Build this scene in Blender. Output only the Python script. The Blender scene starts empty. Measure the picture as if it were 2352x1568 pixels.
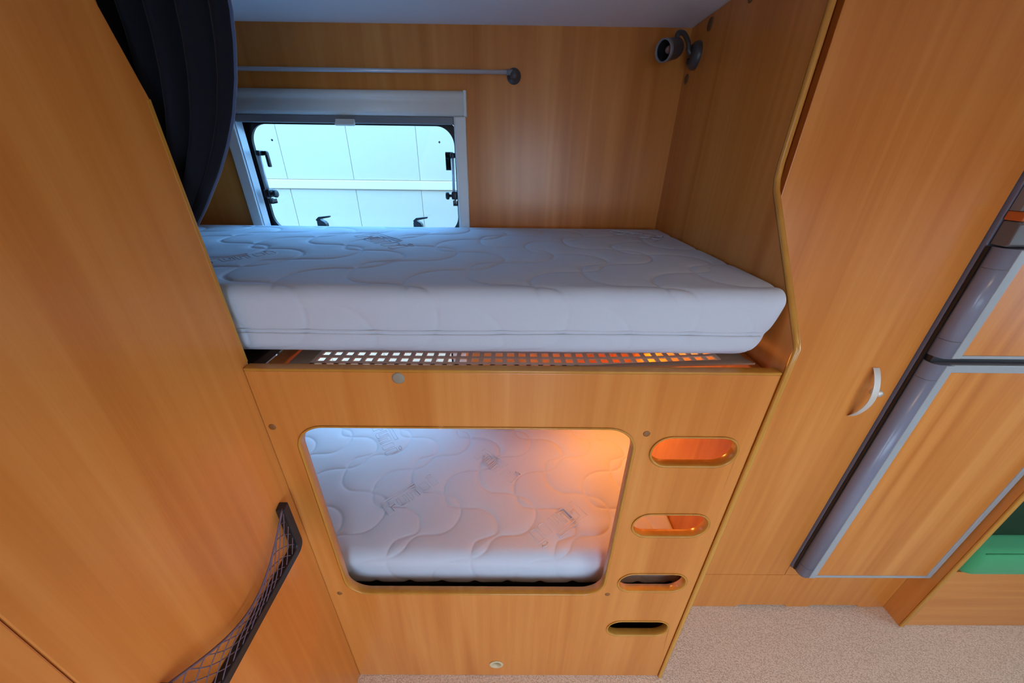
import bpy, bmesh, math, random
import numpy as np
from mathutils import Vector, Matrix, kdtree
random.seed(7)
S = bpy.context.scene
COL = S.collection
PI = math.pi

# ------------------------------------------------------------------ camera
def make_camera():
    f, pitch, yaw, roll = 821.31, math.radians(26.839), math.radians(0.430), math.radians(0.714)
    cam = bpy.data.cameras.new('camera')
    cam.sensor_width = 36.0
    cam.lens = f / 2352 * 36.0
    cam.clip_start = 0.01
    o = bpy.data.objects.new('camera', cam)
    COL.objects.link(o)
    fwd0 = Vector((math.sin(yaw), math.cos(yaw), 0)); r0 = Vector((math.cos(yaw), -math.sin(yaw), 0)); up0 = Vector((0, 0, 1))
    fwd = math.cos(pitch) * fwd0 - math.sin(pitch) * up0
    up = math.cos(pitch) * up0 + math.sin(pitch) * fwd0
    r = math.cos(roll) * r0 + math.sin(roll) * up
    u = -math.sin(roll) * r0 + math.cos(roll) * up
    m = Matrix((r, u, -fwd)).transposed().to_4x4()
    m.translation = (0, 0, 1.6)
    o.matrix_world = m
    S.camera = o
make_camera()

# ------------------------------------------------------------------ world, light, exposure
SKY = (0.58, 0.78, 1.0)
SKY_STRENGTH = 8.2
w = bpy.data.worlds.new('world'); S.world = w; w.use_nodes = True
bg = w.node_tree.nodes['Background']
bg.inputs[0].default_value = (*SKY, 1); bg.inputs[1].default_value = SKY_STRENGTH
S.cycles.use_light_tree = False
vs = S.view_settings
vs.view_transform = 'Standard'; vs.look = 'None'; vs.exposure = 0.0; vs.gamma = 1.0; vs.use_curve_mapping = False

def area_light(name, loc, direction, sx, sy, power, color, portal=False):
    l = bpy.data.lights.new(name, 'AREA')
    l.shape = 'RECTANGLE'; l.size = sx; l.size_y = sy; l.energy = power; l.color = color
    if portal: l.cycles.is_portal = True
    o = bpy.data.objects.new(name, l); COL.objects.link(o)
    o.location = loc
    o.rotation_euler = Vector(direction).to_track_quat('-Z', 'Y').to_euler()
    return o
# guides for the daylight that enters by each opening of the van
area_light('daylight_portal_bunk_window', (-0.53, 1.43, 1.53), (0, -1, 0), 0.72, 0.36, 1, (1, 1, 1), True)
area_light('daylight_portal_lower_window', (-0.62, 1.43, 0.895), (0, -1, 0), 0.80, 0.47, 1, (1, 1, 1), True)
area_light('daylight_portal_side_window', (1.35, -0.99, 1.08), (0, 1, 0), 1.2, 0.56, 1, (1, 1, 1), True)
area_light('daylight_portal_door', (0.135, -0.99, 0.92), (0, 1, 0), 0.57, 1.72, 1, (1, 1, 1), True)
area_light('daylight_portal_right_window', (2.64, 0.2, 1.10), (-1, 0, 0), 1.0, 0.60, 1, (1, 1, 1), True)

# ------------------------------------------------------------------ materials
def newmat(name):
    m = bpy.data.materials.new(name); m.use_nodes = True
    nt = m.node_tree
    return m, nt, nt.nodes['Principled BSDF']

def plain(name, col, rough=0.5, metal=0.0, spec=0.5, noise=0.0, nscale=60):
    m, nt, b = newmat(name)
    b.inputs['Base Color'].default_value = (*col, 1)
    b.inputs['Roughness'].default_value = rough
    b.inputs['Metallic'].default_value = metal
    b.inputs['Specular IOR Level'].default_value = spec
    if noise:
        g = nt.nodes.new('ShaderNodeNewGeometry')
        n = nt.nodes.new('ShaderNodeTexNoise'); n.inputs['Scale'].default_value = nscale; n.inputs['Detail'].default_value = 0
        r = nt.nodes.new('ShaderNodeMapRange')
        r.inputs[3].default_value = 1 - noise; r.inputs[4].default_value = 1 + noise
        mx = nt.nodes.new('ShaderNodeVectorMath'); mx.operation = 'SCALE'
        mx.inputs[0].default_value = col
        nt.links.new(g.outputs['Position'], n.inputs['Vector'])
        nt.links.new(n.outputs['Fac'], r.inputs[0])
        nt.links.new(r.outputs[0], mx.inputs['Scale'])
        nt.links.new(mx.outputs[0], b.inputs['Base Color'])
    return m

def wood(name, dark, mid, light, axis='Z', rough=0.29, k=1.0):
    m, nt, b = newmat(name)
    g = nt.nodes.new('ShaderNodeNewGeometry')
    def layer(across, along, detail, dist):
        mp = nt.nodes.new('ShaderNodeMapping')
        s = [across] * 3; s['XYZ'.index(axis)] = along
        mp.inputs['Scale'].default_value = s
        n = nt.nodes.new('ShaderNodeTexNoise')
        n.inputs['Scale'].default_value = 1; n.inputs['Detail'].default_value = detail; n.inputs['Distortion'].default_value = dist
        nt.links.new(g.outputs['Position'], mp.inputs['Vector'])
        nt.links.new(mp.outputs[0], n.inputs['Vector'])
        return n.outputs['Fac']
    broad = layer(11 * k, 0.55 * k, 1.0, 1.3)
    fine = layer(48 * k, 1.3 * k, 1.0, 0.5)
    pore = layer(420 * k, 9 * k, 0.0, 0.0)
    def mth(op, a, bb):
        n = nt.nodes.new('ShaderNodeMath'); n.operation = op
        for i, v in enumerate((a, bb)):
            if isinstance(v, (int, float)): n.inputs[i].default_value = v
            else: nt.links.new(v, n.inputs[i])
        return n.outputs[0]
    f = mth('ADD', mth('MULTIPLY', broad, 0.60), mth('ADD', mth('MULTIPLY', fine, 0.32), mth('MULTIPLY', pore, 0.08)))
    cr = nt.nodes.new('ShaderNodeValToRGB')
    e = cr.color_ramp.elements
    e[0].position = 0.31; e[0].color = (*dark, 1)
    e[1].position = 0.69; e[1].color = (*light, 1)
    x = e.new(0.5); x.color = (*mid, 1)
    nt.links.new(f, cr.inputs[0]); nt.links.new(cr.outputs[0], b.inputs['Base Color'])
    b.inputs['Roughness'].default_value = rough
    b.inputs['Specular IOR Level'].default_value = 0.45
    return m

WD, WM, WL = (0.55, 0.172, 0.027), (0.65, 0.230, 0.044), (0.73, 0.294, 0.069)
M = {}
M['wood'] = wood('beech_laminate', WD, WM, WL)
M['wood_h'] = wood('beech_laminate_horizontal', WD, WM, WL, 'X')
M['trim'] = wood('edge_banding', (0.46, 0.19, 0.025), (0.54, 0.24, 0.035), (0.60, 0.29, 0.05), rough=0.24)
M['white'] = plain('white_plastic', (0.74, 0.72, 0.68), 0.35, noise=0.02)
M['ceiling'] = plain('ceiling_vinyl', (0.80, 0.79, 0.80), 0.55, noise=0.02, nscale=200)
M['wallpale'] = plain('pale_wall_vinyl', (0.70, 0.66, 0.60), 0.6, noise=0.03)
M['black'] = plain('black_plastic', (0.012, 0.013, 0.016), 0.38)
M['rubber'] = plain('black_rubber', (0.010, 0.011, 0.014), 0.30)
M['shade'] = plain('shade_black_board', (0.020, 0.013, 0.009), 0.8, noise=0.1)  # near-black colour stands in for the shade in storage and gaps
M['grey'] = plain('grey_plastic', (0.065, 0.062, 0.068), 0.35)
M['greylight'] = plain('light_grey_plastic', (0.20, 0.20, 0.22), 0.35)
M['alu'] = plain('brushed_aluminium', (0.58, 0.60, 0.66), 0.32, 0.35)
M['silver'] = plain('satin_silver', (0.70, 0.67, 0.62), 0.38, 0.35)
M['fridge'] = plain('fridge_plastic_shaded', (0.20, 0.21, 0.29), 0.26, noise=0.02)  # shadow on the grip side is put into this darker bluish grey
M['fridgefront'] = plain('fridge_pale_grey_trim', (0.34, 0.38, 0.41), 0.26, noise=0.02)
M['panelgrey'] = plain('control_panel_grey', (0.13, 0.13, 0.14), 0.35)
M['orange'] = plain('orange_stripe', (0.55, 0.13, 0.03), 0.4)
M['capgrey'] = plain('grey_cap', (0.30, 0.26, 0.20), 0.45)
M['capbrown'] = plain('brown_screw_cap', (0.26, 0.10, 0.025), 0.4)
M['capdark'] = plain('olive_brown_cap', (0.16, 0.085, 0.030), 0.5)
M['cream'] = plain('cream_plastic', (0.62, 0.50, 0.30), 0.4)
M['lattice'] = plain('grey_white_lattice_plastic', (0.82, 0.78, 0.76), 0.5)
M['canvas'] = plain('grey_canvas', (0.40, 0.36, 0.29), 0.8, noise=0.08, nscale=300)
M['cordm'] = plain('violet_grey_cord', (0.15, 0.10, 0.14), 0.8)
M['ext'] = plain('exterior_white_panel', (0.58, 0.43, 0.305), 0.5, noise=0.015, nscale=3)
M['extband'] = plain('exterior_white_rail', (0.80, 0.57, 0.40), 0.3)
M['extseam'] = plain('exterior_seam', (0.50, 0.37, 0.27), 0.6)
M['asphalt'] = plain('asphalt', (0.18, 0.18, 0.19), 0.9, noise=0.2)

def fabric(name, col, scale, strength, rough=0.9, sheen=0.2, two=None):
    m, nt, b = newmat(name)
    g = nt.nodes.new('ShaderNodeNewGeometry')
    v = nt.nodes.new('ShaderNodeTexVoronoi'); v.inputs['Scale'].default_value = scale
    nt.links.new(g.outputs['Position'], v.inputs['Vector'])
    if strength:
        bp = nt.nodes.new('ShaderNodeBump'); bp.inputs['Strength'].default_value = strength; bp.inputs['Distance'].default_value = 0.002
        nt.links.new(v.outputs['Distance'], bp.inputs['Height']); nt.links.new(bp.outputs[0], b.inputs['Normal'])
    b.inputs['Base Color'].default_value = (*col, 1)
    if two:
        cr = nt.nodes.new('ShaderNodeValToRGB')
        cr.color_ramp.elements[0].position = 0.25; cr.color_ramp.elements[0].color = (*col, 1)
        cr.color_ramp.elements[1].position = 0.75; cr.color_ramp.elements[1].color = (*two, 1)
        nt.links.new(v.outputs['Distance'], cr.inputs[0]); nt.links.new(cr.outputs[0], b.inputs['Base Color'])
    b.inputs['Roughness'].default_value = rough
    if sheen: b.inputs['Sheen Weight'].default_value = sheen
    b.inputs['Specular IOR Level'].default_value = 0.2
    return m
M['mattress'] = fabric('white_quilted_jersey', (0.57, 0.62, 0.72), 420, 0.10, sheen=0)
M['zip'] = fabric('white_zip_tape', (0.55, 0.59, 0.67), 600, 0)
M['curtain'] = fabric('navy_curtain_cloth', (0.0045, 0.006, 0.013), 500, 0, 0.85, 0.10)
M['hem'] = fabric('window_lit_navy_hem', (0.05, 0.085, 0.19), 500, 0, 0.8, 0.5)  # hem colour lightened for the window light along the curtain rim
M['green'] = fabric('green_velour', (0.060, 0.34, 0.14), 350, 0.0, 0.8, 0.2)
M['shadedgreen'] = fabric('shaded_green_velour', (0.012, 0.040, 0.018), 350, 0.0, 0.8, 0)  # seat green darkened in colour for the shadow on the backrest
M['carpet'] = fabric('beige_boucle_carpet', (0.82, 0.64, 0.50), 260, 0.6, 0.95, 0, (0.58, 0.42, 0.31))

def glassmat(name, tint):
    m = bpy.data.materials.new(name); m.use_nodes = True
    nt = m.node_tree; nt.nodes.clear()
    o = nt.nodes.new('ShaderNodeOutputMaterial'); mx = nt.nodes.new('ShaderNodeMixShader')
    t = nt.nodes.new('ShaderNodeBsdfTransparent'); t.inputs[0].default_value = (*tint, 1)
    g = nt.nodes.new('ShaderNodeBsdfGlossy'); g.inputs['Roughness'].default_value = 0.05
    mx.inputs[0].default_value = 0.04
    nt.links.new(t.outputs[0], mx.inputs[1]); nt.links.new(g.outputs[0], mx.inputs[2]); nt.links.new(mx.outputs[0], o.inputs[0])
    return m
M['glass'] = glassmat('clear_pane', (0.95, 0.97, 0.97))
M['pale'] = glassmat('pale_blue_daylight_filter', (0.80, 0.92, 1.0))  # slight pane tint added to cool the lower bunk daylight
M['tinted'] = glassmat('blue_daylight_filter', (0.56, 0.82, 1.0))  # pane tint added to make daylight on the upper mattress bluer
def emat(name, col, st):
    m = bpy.data.materials.new(name); m.use_nodes = True
    nt = m.node_tree; nt.nodes.clear()
    o = nt.nodes.new('ShaderNodeOutputMaterial'); e = nt.nodes.new('ShaderNodeEmission')
    e.inputs[0].default_value = (*col, 1); e.inputs[1].default_value = st
    nt.links.new(e.outputs[0], o.inputs[0])
    return m

# ------------------------------------------------------------------ mesh helpers (world coordinates in, local out)
class B:
    """collects world-space geometry for ONE mesh object"""
    def __init__(s): s.v = []; s.f = []; s.smooth = []
    def add(s, verts, faces, smooth=False):
        k = len(s.v); s.v += [tuple(p) for p in verts]
        for f in faces: s.f.append([i + k for i in f]); s.smooth.append(smooth)
        return s
    def box(s, x0, x1, y0, y1, z0, z1, bev=0.0):
        if bev <= 0:
            v = [(x, y, z) for z in (z0, z1) for y in (y0, y1) for x in (x0, x1)]
            s.add(v, [(0, 2, 3, 1), (4, 5, 7, 6), (0, 1, 5, 4), (2, 6, 7, 3), (0, 4, 6, 2), (1, 3, 7, 5)])
        else:
            bm = bmesh.new(); bmesh.ops.create_cube(bm, size=1)
            for q in bm.verts:
                q.co = ((x0 + x1) / 2 + q.co.x * (x1 - x0), (y0 + y1) / 2 + q.co.y * (y1 - y0), (z0 + z1) / 2 + q.co.z * (z1 - z0))
            bmesh.ops.bevel(bm, geom=bm.edges[:], offset=bev, segments=3, profile=0.5, affect='EDGES')
            bm.verts.index_update()
            s.add([q.co[:] for q in bm.verts], [[q.index for q in f.verts] for f in bm.faces], True); bm.free()
        return s
    def tube(s, pts, r, n=10, closed=False, cap=True):
        pts = [Vector(p) for p in pts]; N = len(pts)
        rs = r if isinstance(r, (list, tuple)) else [r] * N
        rings = []; prev = None
        for i, p in enumerate(pts):
            a = pts[(i - 1) % N] if (closed or i > 0) else p
            b = pts[(i + 1) % N] if (closed or i < N - 1) else p
            t = (b - a).normalized()
            if prev is None:
                ref = Vector((0, 0, 1)) if abs(t.z) < 0.9 else Vector((1, 0, 0))
                nrm = t.cross(ref).normalized()
            else:
                nrm = (prev - t * prev.dot(t)).normalized()
            prev = nrm; bn = t.cross(nrm)
            rings.append([p + (nrm * math.cos(2 * PI * k / n) + bn * math.sin(2 * PI * k / n)) * rs[i] for k in range(n)])
        v = [q for rg in rings for q in rg]; f = []
        for i in range(N if closed else N - 1):
            j = (i + 1) % N
            for k in range(n):
                l = (k + 1) % n
                f.append((i * n + k, i * n + l, j * n + l, j * n + k))
        s.add(v, f, True)
        if cap and not closed:
            s.add(rings[0], [list(range(n))[::-1]]); s.add(rings[-1], [list(range(n))])
        return s
    def cyl(s, p, q, r, n=24, r2=None):
        return s.tube([p, q], [r, r if r2 is None else r2], n)
    def lathe(s, c, axis, prof, n=28):
        """prof: (distance along axis, radius)"""
        c = Vector(c); ax = Vector(axis).normalized()
        ref = Vector((0, 0, 1)) if abs(ax.z) < 0.9 else Vector((1, 0, 0))
        u = ax.cross(ref).normalized(); w_ = ax.cross(u)
        v = []
        for d, r in prof:
            v += [c + ax * d + (u * math.cos(2 * PI * k / n) + w_ * math.sin(2 * PI * k / n)) * max(r, 1e-5) for k in range(n)]
        f = []
        for i in range(len(prof) - 1):
            for k in range(n):
                l = (k + 1) % n
                f.append((i * n + k, i * n + l, (i + 1) * n + l, (i + 1) * n + k))
        s.add(v, f, True); return s
    def prism(s, poly, axis, a, b, smooth=False):
        """poly of 2-D points in the two other axes (in x,y,z order), extruded a..b along axis"""
        def P(q, d):
            if axis == 'X': return (d, q[0], q[1])
            if axis == 'Y': return (q[0], d, q[1])
            return (q[0], q[1], d)
        n = len(poly)
        v = [P(q, a) for q in poly] + [P(q, b) for q in poly]
        s.add(v, [list(range(n))[::-1], list(range(n, 2 * n))])
        s.add(v, [(i, (i + 1) % n, n + (i + 1) % n, n + i) for i in range(n)], smooth)
        return s
    def plate(s, outer, holes, axis, a, b):
        """flat plate with holes: loops in 2-D, extruded a..b along axis"""
        def P(q, d):
            if axis == 'X': return (d, q[0], q[1])
            if axis == 'Y': return (q[0], d, q[1])
            return (q[0], q[1], d)
        bm = bmesh.new(); ed = []
        for lp in [outer] + holes:
            vs_ = [bm.verts.new(P(q, a)) for q in lp]
            ed += [bm.edges.new((vs_[i], vs_[(i + 1) % len(vs_)])) for i in range(len(vs_))]
        bmesh.ops.triangle_fill(bm, edges=ed, use_beauty=True)
        bm.verts.index_update()
        pos = [q.co.copy() for q in bm.verts]; fc = [[q.index for q in f.verts] for f in bm.faces]; bm.free()
        back = []
        for p in pos:
            q = p.copy(); q['XYZ'.index(axis)] = b; back.append(q)
        s.add(pos, fc); s.add(back, [f[::-1] for f in fc])
        for lp in [outer] + holes:
            n = len(lp); v = [P(q, a) for q in lp] + [P(q, b) for q in lp]
            s.add(v, [(i, (i + 1) % n, n + (i + 1) % n, n + i) for i in range(n)], False)
        return s
    def ring(s, inner, outer, axis, a, b):
        """band between two loops of equal length, extruded a..b"""
        def P(q, d):
            if axis == 'X': return (d, q[0], q[1])
            if axis == 'Y': return (q[0], d, q[1])
            return (q[0], q[1], d)
        n = len(inner)
        v = [P(q, a) for q in inner] + [P(q, a) for q in outer] + [P(q, b) for q in outer] + [P(q, b) for q in inner]
        f = []
        for i in range(n):
            j = (i + 1) % n
            for k in range(4):
                l = (k + 1) % 4
                f.append((k * n + i, k * n + j, l * n + j, l * n + i))
        s.add(v, f, False); return s
    def build(s, name, mat, parent=None, label=None, cat=None, group=None, kind=None, fix=True, origin=None):
        v = np.array(s.v, dtype=float)
        lo = v.min(0); hi = v.max(0)
        org = Vector(((lo[0] + hi[0]) / 2, (lo[1] + hi[1]) / 2, lo[2])) if origin is None else Vector(origin)
        me = bpy.data.meshes.new(name)
        me.from_pydata((v - np.array(org)).tolist(), [], s.f)
        me.polygons.foreach_set('use_smooth', s.smooth)
        if fix:
            bm = bmesh.new(); bm.from_mesh(me)
            bmesh.ops.remove_doubles(bm, verts=bm.verts, dist=1e-6)
            bmesh.ops.recalc_face_normals(bm, faces=bm.faces); bm.to_mesh(me); bm.free()
        me.materials.append(M[mat] if isinstance(mat, str) else mat)
        me.update()
        o = bpy.data.objects.new(name, me); COL.objects.link(o)
        if parent is not None:
            o.parent = parent
            w_ = Vector((0, 0, 0)); q = parent
            while q is not None: w_ += q.location; q = q.parent
            o.location = org - w_
        else:
            o.location = org
        tag(o, label, cat, group, kind)
        return o

def tag(o, label=None, cat=None, group=None, kind=None):
    if label: o['label'] = label
    if cat: o['category'] = cat
    if group: o['group'] = group
    if kind: o['kind'] = kind
    return o
def thing(name, loc, label, cat, group=None):
    o = bpy.data.objects.new(name, None); COL.objects.link(o); o.location = loc; o.empty_display_size = 0.05
    return tag(o, label, cat, group)
def bevel(o, wdt, seg=2):
    m = o.modifiers.new('bevel', 'BEVEL'); m.width = wdt; m.segments = seg; m.limit_method = 'ANGLE'; m.angle_limit = math.radians(50)
    return o
def rrect(x0, x1, z0, z1, r, n=10):
    """rounded rectangle loop, counter-clockwise; r may be a list (bl, br, tr, tl)"""
    rs = r if isinstance(r, (list, tuple)) else [r] * 4
    P = []
    for (cx, cz, a0, q) in ((x0, z0, PI, 0), (x1, z0, 1.5 * PI, 1), (x1, z1, 0, 2), (x0, z1, .5 * PI, 3)):
        rr = rs[q]; sx = 1 if q in (0, 3) else -1; sz = 1 if q in (0, 1) else -1
        for k in range(n + 1):
            a = a0 + .5 * PI * k / n
            P.append((cx + sx * rr + rr * math.cos(a), cz + sz * rr + rr * math.sin(a)))
    return P
def offset(lp, d):
    """grow (d>0) a counter-clockwise loop"""
    n = len(lp); out = []
    for i in range(n):
        a = Vector(lp[i - 1]); b = Vector(lp[i]); c = Vector(lp[(i + 1) % n])
        t = Vector((0, 0))
        for e in (b - a, c - b):
            if e.length > 1e-9: t += Vector((e.y, -e.x)).normalized()
        t.normalize(); out.append((b.x + t.x * d, b.y + t.y * d))
    return out
def interp(x, xs, ys):
    return float(np.interp(x, xs, ys))

# ------------------------------------------------------------------ key planes (metres)
YF, YFB = 0.587, 0.606          # bunk front panel: front and back face
XL = -0.510                     # face of the left wall
XP, XPR = 0.528, 0.539          # partition: left and right face
YB = 1.352                      # inner face of the back wall
YW = 0.806                      # wardrobe front
ZC = 1.953                      # ceiling
YR = -0.95                      # inner face of the wall behind the camera
XE = 2.60                       # inner face of the right wall
XWL = -1.36                     # end of the bunk, far left

# ------------------------------------------------------------------ setting
def structure():
    B().box(XWL - .05, XE + .05, YR - .05, 1.41, -0.04, 0.0).build('floor', 'carpet', kind='structure', label='beige looped carpet covering the van floor', cat='floor')
    B().box(XWL - .05, XE + .05, YR - .05, 1.41, ZC, ZC + .04).build('ceiling', 'ceiling', kind='structure', label='pale grey smooth ceiling above the upper bunk', cat='ceiling')
    holes = [rrect(-0.918, -0.176, 1.345, 1.722, 0.05), rrect(-1.02, -0.22, 0.66, 1.13, 0.05)]
    B().plate([(XWL - .05, 0), (XE + .05, 0), (XE + .05, ZC), (XWL - .05, ZC)], holes, 'Y', YB, YB + .055).build(
        'wall_back', 'wood', kind='structure', label='beech wood wall behind the upper bunk with a window', cat='wall')
    # wall behind the camera, with an assumed entrance door opening and an assumed window
    holes = [rrect(-0.15, 0.42, 0.06, 1.78, 0.08), rrect(0.75, 1.95, 0.80, 1.36, 0.06)]
    B().plate([(XWL - .05, 0), (XE + .05, 0), (XE + .05, ZC), (XWL - .05, ZC)], holes, 'Y', YR, YR - .04).build(
        'wall_front', 'wallpale', kind='structure', label='pale wall opposite the bunks with an assumed entrance door', cat='wall')
    B().plate([(YR, 0), (1.352, 0), (1.352, ZC), (YR, ZC)], [rrect(-0.3, 0.7, 0.80, 1.40, 0.06)], 'X', XE, XE + .04).build(
        'wall_right', 'wallpale', kind='structure', label='pale end wall at the far right of the van', cat='wall')
    B().box(XWL - .045, XWL, YR, YB, 0, ZC).build('wall_far_left', 'wood', kind='structure', label='beech wood wall closing the foot of the bunks', cat='wall')
    # left wall: panel with a kinked rear edge, and the door leaf next to it
    wl = thing('wall_left', (XL - .009, 0.0, 0), 'beech wood wall panel at the left carrying the storage net', 'wall'); wl['kind'] = 'structure'
    prof = [(0.1965, 0), (0.600, 0), (0.605, 1.235), (0.605, 1.672), (0.578, 1.775), (0.545, ZC), (0.1965, ZC)]
    bevel(B().prism(prof, 'X', XL - .018, XL).build('panel', 'wood', wl), .002)
    bevel(B().box(XL - .018, XL + .0005, -0.42, 0.1958, 0.03, ZC - .02).build('door_leaf', 'wood', wl), .002)
    B().box(XL - .03, XL - .018, -0.44, 0.60, 0, ZC).build('backing_board', 'wood', wl)
    bevel(B().prism([(0.5985, 1.245), (0.606, 1.245), (0.606, 1.672), (0.5985, 1.670)], 'X', XL - .0185, XL + .0004).build('edge_trim', 'trim', wl), .001)
    # panels that close off the washroom behind the left wall
    B().box(XWL, XL - .019, 0.560, 0.578, 0, ZC).build('wall_washroom', 'wood', kind='structure', label='beech wood panel closing the bunks behind the left wall', cat='wall')
    B().box(XWL, XL - .031, -0.46, -0.441, 0, ZC).build('wall_washroom_side', 'wood', kind='structure', label='beech wood end of the washroom cabin', cat='wall')
structure()

# ------------------------------------------------------------------ outside
def outside():
    B().box(-14, 14, -14, 14, -0.62, -0.60).build('ground_outside', 'asphalt', kind='structure', label='grey asphalt yard outside the van', cat='ground')
    t = thing('neighbour_wall', (-1.2, 3.0, -0.6), 'pale panelled outside wall with a white rail seen through the window', 'wall')
    xs = [-4.23 + .505 * i for i in range(13)]
    for i in range(12):
        for z0, z1 in ((-0.6, 1.385), (1.455, 1.96)):
            bevel(B().box(xs[i] + .002, xs[i + 1] - .002, 3.0, 3.03, z0, z1).build('panel', 'ext', t), .002)
    B().box(xs[0], xs[-1], 3.005, 3.05, -0.6, 1.96).build('seam_backing', 'extseam', t)
    bevel(B().box(xs[0], xs[-1], 2.985, 3.0045, 1.388, 1.452).build('rail', 'extband', t), .006)
outside()

# ------------------------------------------------------------------ windows
def window_bunk():
    t = thing('window_1', (-0.53, YB, 1.34), 'bunk window with white blind frame, black seal and stays', 'window'); t['kind'] = 'structure'
    y0 = 1.326
    # blind cassette: rounded upper roll over a flat apron
    prof = [(YB, 1.790), (1.336, 1.790), (1.329, 1.787), (1.325, 1.781), (1.324, 1.774), (1.327, 1.768), (1.329, 1.763), (1.327, 1.757), (1.326, 1.735), (1.329, 1.726), (1.336, 1.722), (YB, 1.722)]
    c = B().prism(prof, 'X', -0.935, -0.150, True).build('blind_cassette', 'white', t)
    bevel(B().box(-0.1505, -0.141, 1.3235, YB, 1.7215, 1.7905).build('end_cap', 'white', c), .002)
    bevel(B().box(-0.944, -0.9345, 1.3235, YB, 1.7215, 1.7905).build('end_cap', 'white', c), .002)
    for nm, xa, xb in (('side_rail', -0.921, -0.886), ('side_rail', -0.181, -0.146)):
        r = bevel(B().box(xa, xb, y0 + .004, YB, 1.335, 1.722).build(nm, 'white', t), .003)
        s_ = 1 if xa < -0.5 else -1
        e = xb if s_ > 0 else xa
        bevel(B().box(min(e, e + s_ * .004), max(e, e + s_ * .004), y0 + .010, YB + .018, 1.335, 1.722).build('guide_track', 'alu', r), .001)
    bevel(B().box(-0.886, -0.181, y0 + .004, YB, 1.325, 1.335).build('bottom_rail', 'white', t), .003)
    bb = bevel(B().box(-0.880, -0.186, 1.334, 1.344, 1.700, 1.7215).build('blind_bar', 'greylight', t), .003)
    bevel(B().prism([(1.333, 1.710), (1.328, 1.712), (1.322, 1.703), (1.316, 1.697), (1.316, 1.694), (1.324, 1.692), (1.333, 1.698)], 'X', -0.558, -0.498).build('pull_tab', 'white', bb), .0015)
    # reveal lining, black rubber seal, pane
    hole = rrect(-0.9175, -0.1765, 1.3455, 1.7215, 0.05)
    B().ring(offset(hole, -.003), hole, 'Y', YB - .001, YB + .054).build('reveal_lining', 'black', t)
    pane = rrect(-0.882, -0.190, 1.352, 1.703, 0.062, 14)
    outer = rrect(-0.914, -0.178, 1.347, 1.720, 0.060, 14)
    B().ring(pane, outer, 'Y', 1.392, 1.404).build('seal', 'rubber', t)
    B().ring(offset(pane, -.004), offset(pane, .006), 'Y', 1.386, 1.394).build('inner_seal_lip', 'rubber', t)
    g = B().prism(offset(pane, .003), 'Y', 1.398, 1.402).build('pane', 'tinted', t)
    for x in (-0.815, -0.246):
        B().lathe((x, 1.398, 1.653), (0, -1, 0), [(0, .0035), (.0015, .0033), (.0022, .002), (.0022, 0)], 14).build('stud', 'greylight', g)
    # stays: a tube between two black brackets with a clamp knob
    for x, s_ in ((-0.857, 1), (-0.200, -1)):
        st = B().cyl((x, 1.372, 1.613), (x + s_ * .002, 1.366, 1.487), .0048, 14).build('stay', 'alu', t)
        st['label'] = 'metal window stay'
        b = B().box(x - .007, x + .007, 1.364, 1.392, 1.605, 1.621, .003)
        b.box(x + s_ * .004, x + s_ * .022, 1.378, 1.392, 1.606, 1.620, .003)
        b.box(x + s_ * .013, x + s_ * .023, 1.380, 1.393, 1.570, 1.618, .003)
        b.build('upper_bracket', 'black', st)
        B().box(x - .009, x + .011, 1.354, 1.392, 1.474, 1.500, .004).build('clamp', 'black', st)
        B().lathe((x + s_ * .008, 1.366, 1.486), (s_, 0, 0), [(0, .005), (.010, .005), (.011, .011), (.013, .013), (.020, .013), (.022, .011), (.022, 0)], 12).build('knob', 'black', st)
        b = B().box(x - .006, x + .009, 1.362, 1.392, 1.452, 1.459, .002)
        b.box(x - .006, x - .003, 1.362, 1.392, 1.452, 1.470, .001).box(x + .006, x + .009, 1.362, 1.392, 1.452, 1.468, .001)
        b.build('lower_bracket', 'black', st)
        B().cyl((x + .0015, 1.368, 1.474), (x + .0015, 1.368, 1.458), .003, 10).build('tip', 'greylight', st)
    for x in (-0.695, -0.342):
        l = B().prism([(x - .016, 1.365), (x + .016, 1.365), (x + .016, 1.384), (x + .010, 1.392), (x + .002, 1.396), (x - .004, 1.402), (x - .012, 1.400), (x - .016, 1.390)], 'Y', 1.368, 1.392).build('latch_base', 'black', t)
        bevel(l, .002)
        bevel(B().prism([(x - .010, 1.394), (x + .002, 1.402), (x + .040, 1.409), (x + .040, 1.4145), (x - .002, 1.410), (x - .014, 1.400)], 'Y', 1.358, 1.370).build('latch_lever', 'black', l), .002)
window_bunk()

def assumed_window(name, n, axis, x0, x1, z0, z1, w0, w1, label):
    """frame and pane in a wall opening; the wall lies between w0 and w1 along axis"""
    t = thing(name, ((x0 + x1) / 2, w0, z0) if axis == 'Y' else (w0, (x0 + x1) / 2, z0), label, 'window'); t['kind'] = 'structure'
    lp = rrect(x0 + .001, x1 - .001, z0 + .001, z1 - .001, 0.049 if n == 2 else 0.059)
    s_ = 1 if w1 > w0 else -1
    B().ring(offset(lp, -.03), lp, axis, w0 - s_ * .0, w1).build('frame', 'black', t)
    B().ring(offset(lp, -.02), offset(lp, .035), axis, w0 - s_ * .012, w0 - s_ * .0005).build('trim_frame', 'white', t)
    m = (w0 + w1) / 2
    B().prism(offset(lp, -.0295), axis, m - .002, m + .002).build('pane', 'pale' if n == 2 else 'glass', t)
    return t
assumed_window('assumed_window_2', 2, 'Y', -1.02, -0.22, 0.66, 1.13, YB, YB + .055, 'assumed lower bunk window in the back wall')  # unseen window, assumed for the bluish daylight on the lower mattress
assumed_window('assumed_window_3', 3, 'Y', 0.75, 1.95, 0.80, 1.36, YR, YR - .04, 'assumed wide window in the pale wall opposite the bunks')  # unseen window, assumed for daylight from behind the camera
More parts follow.
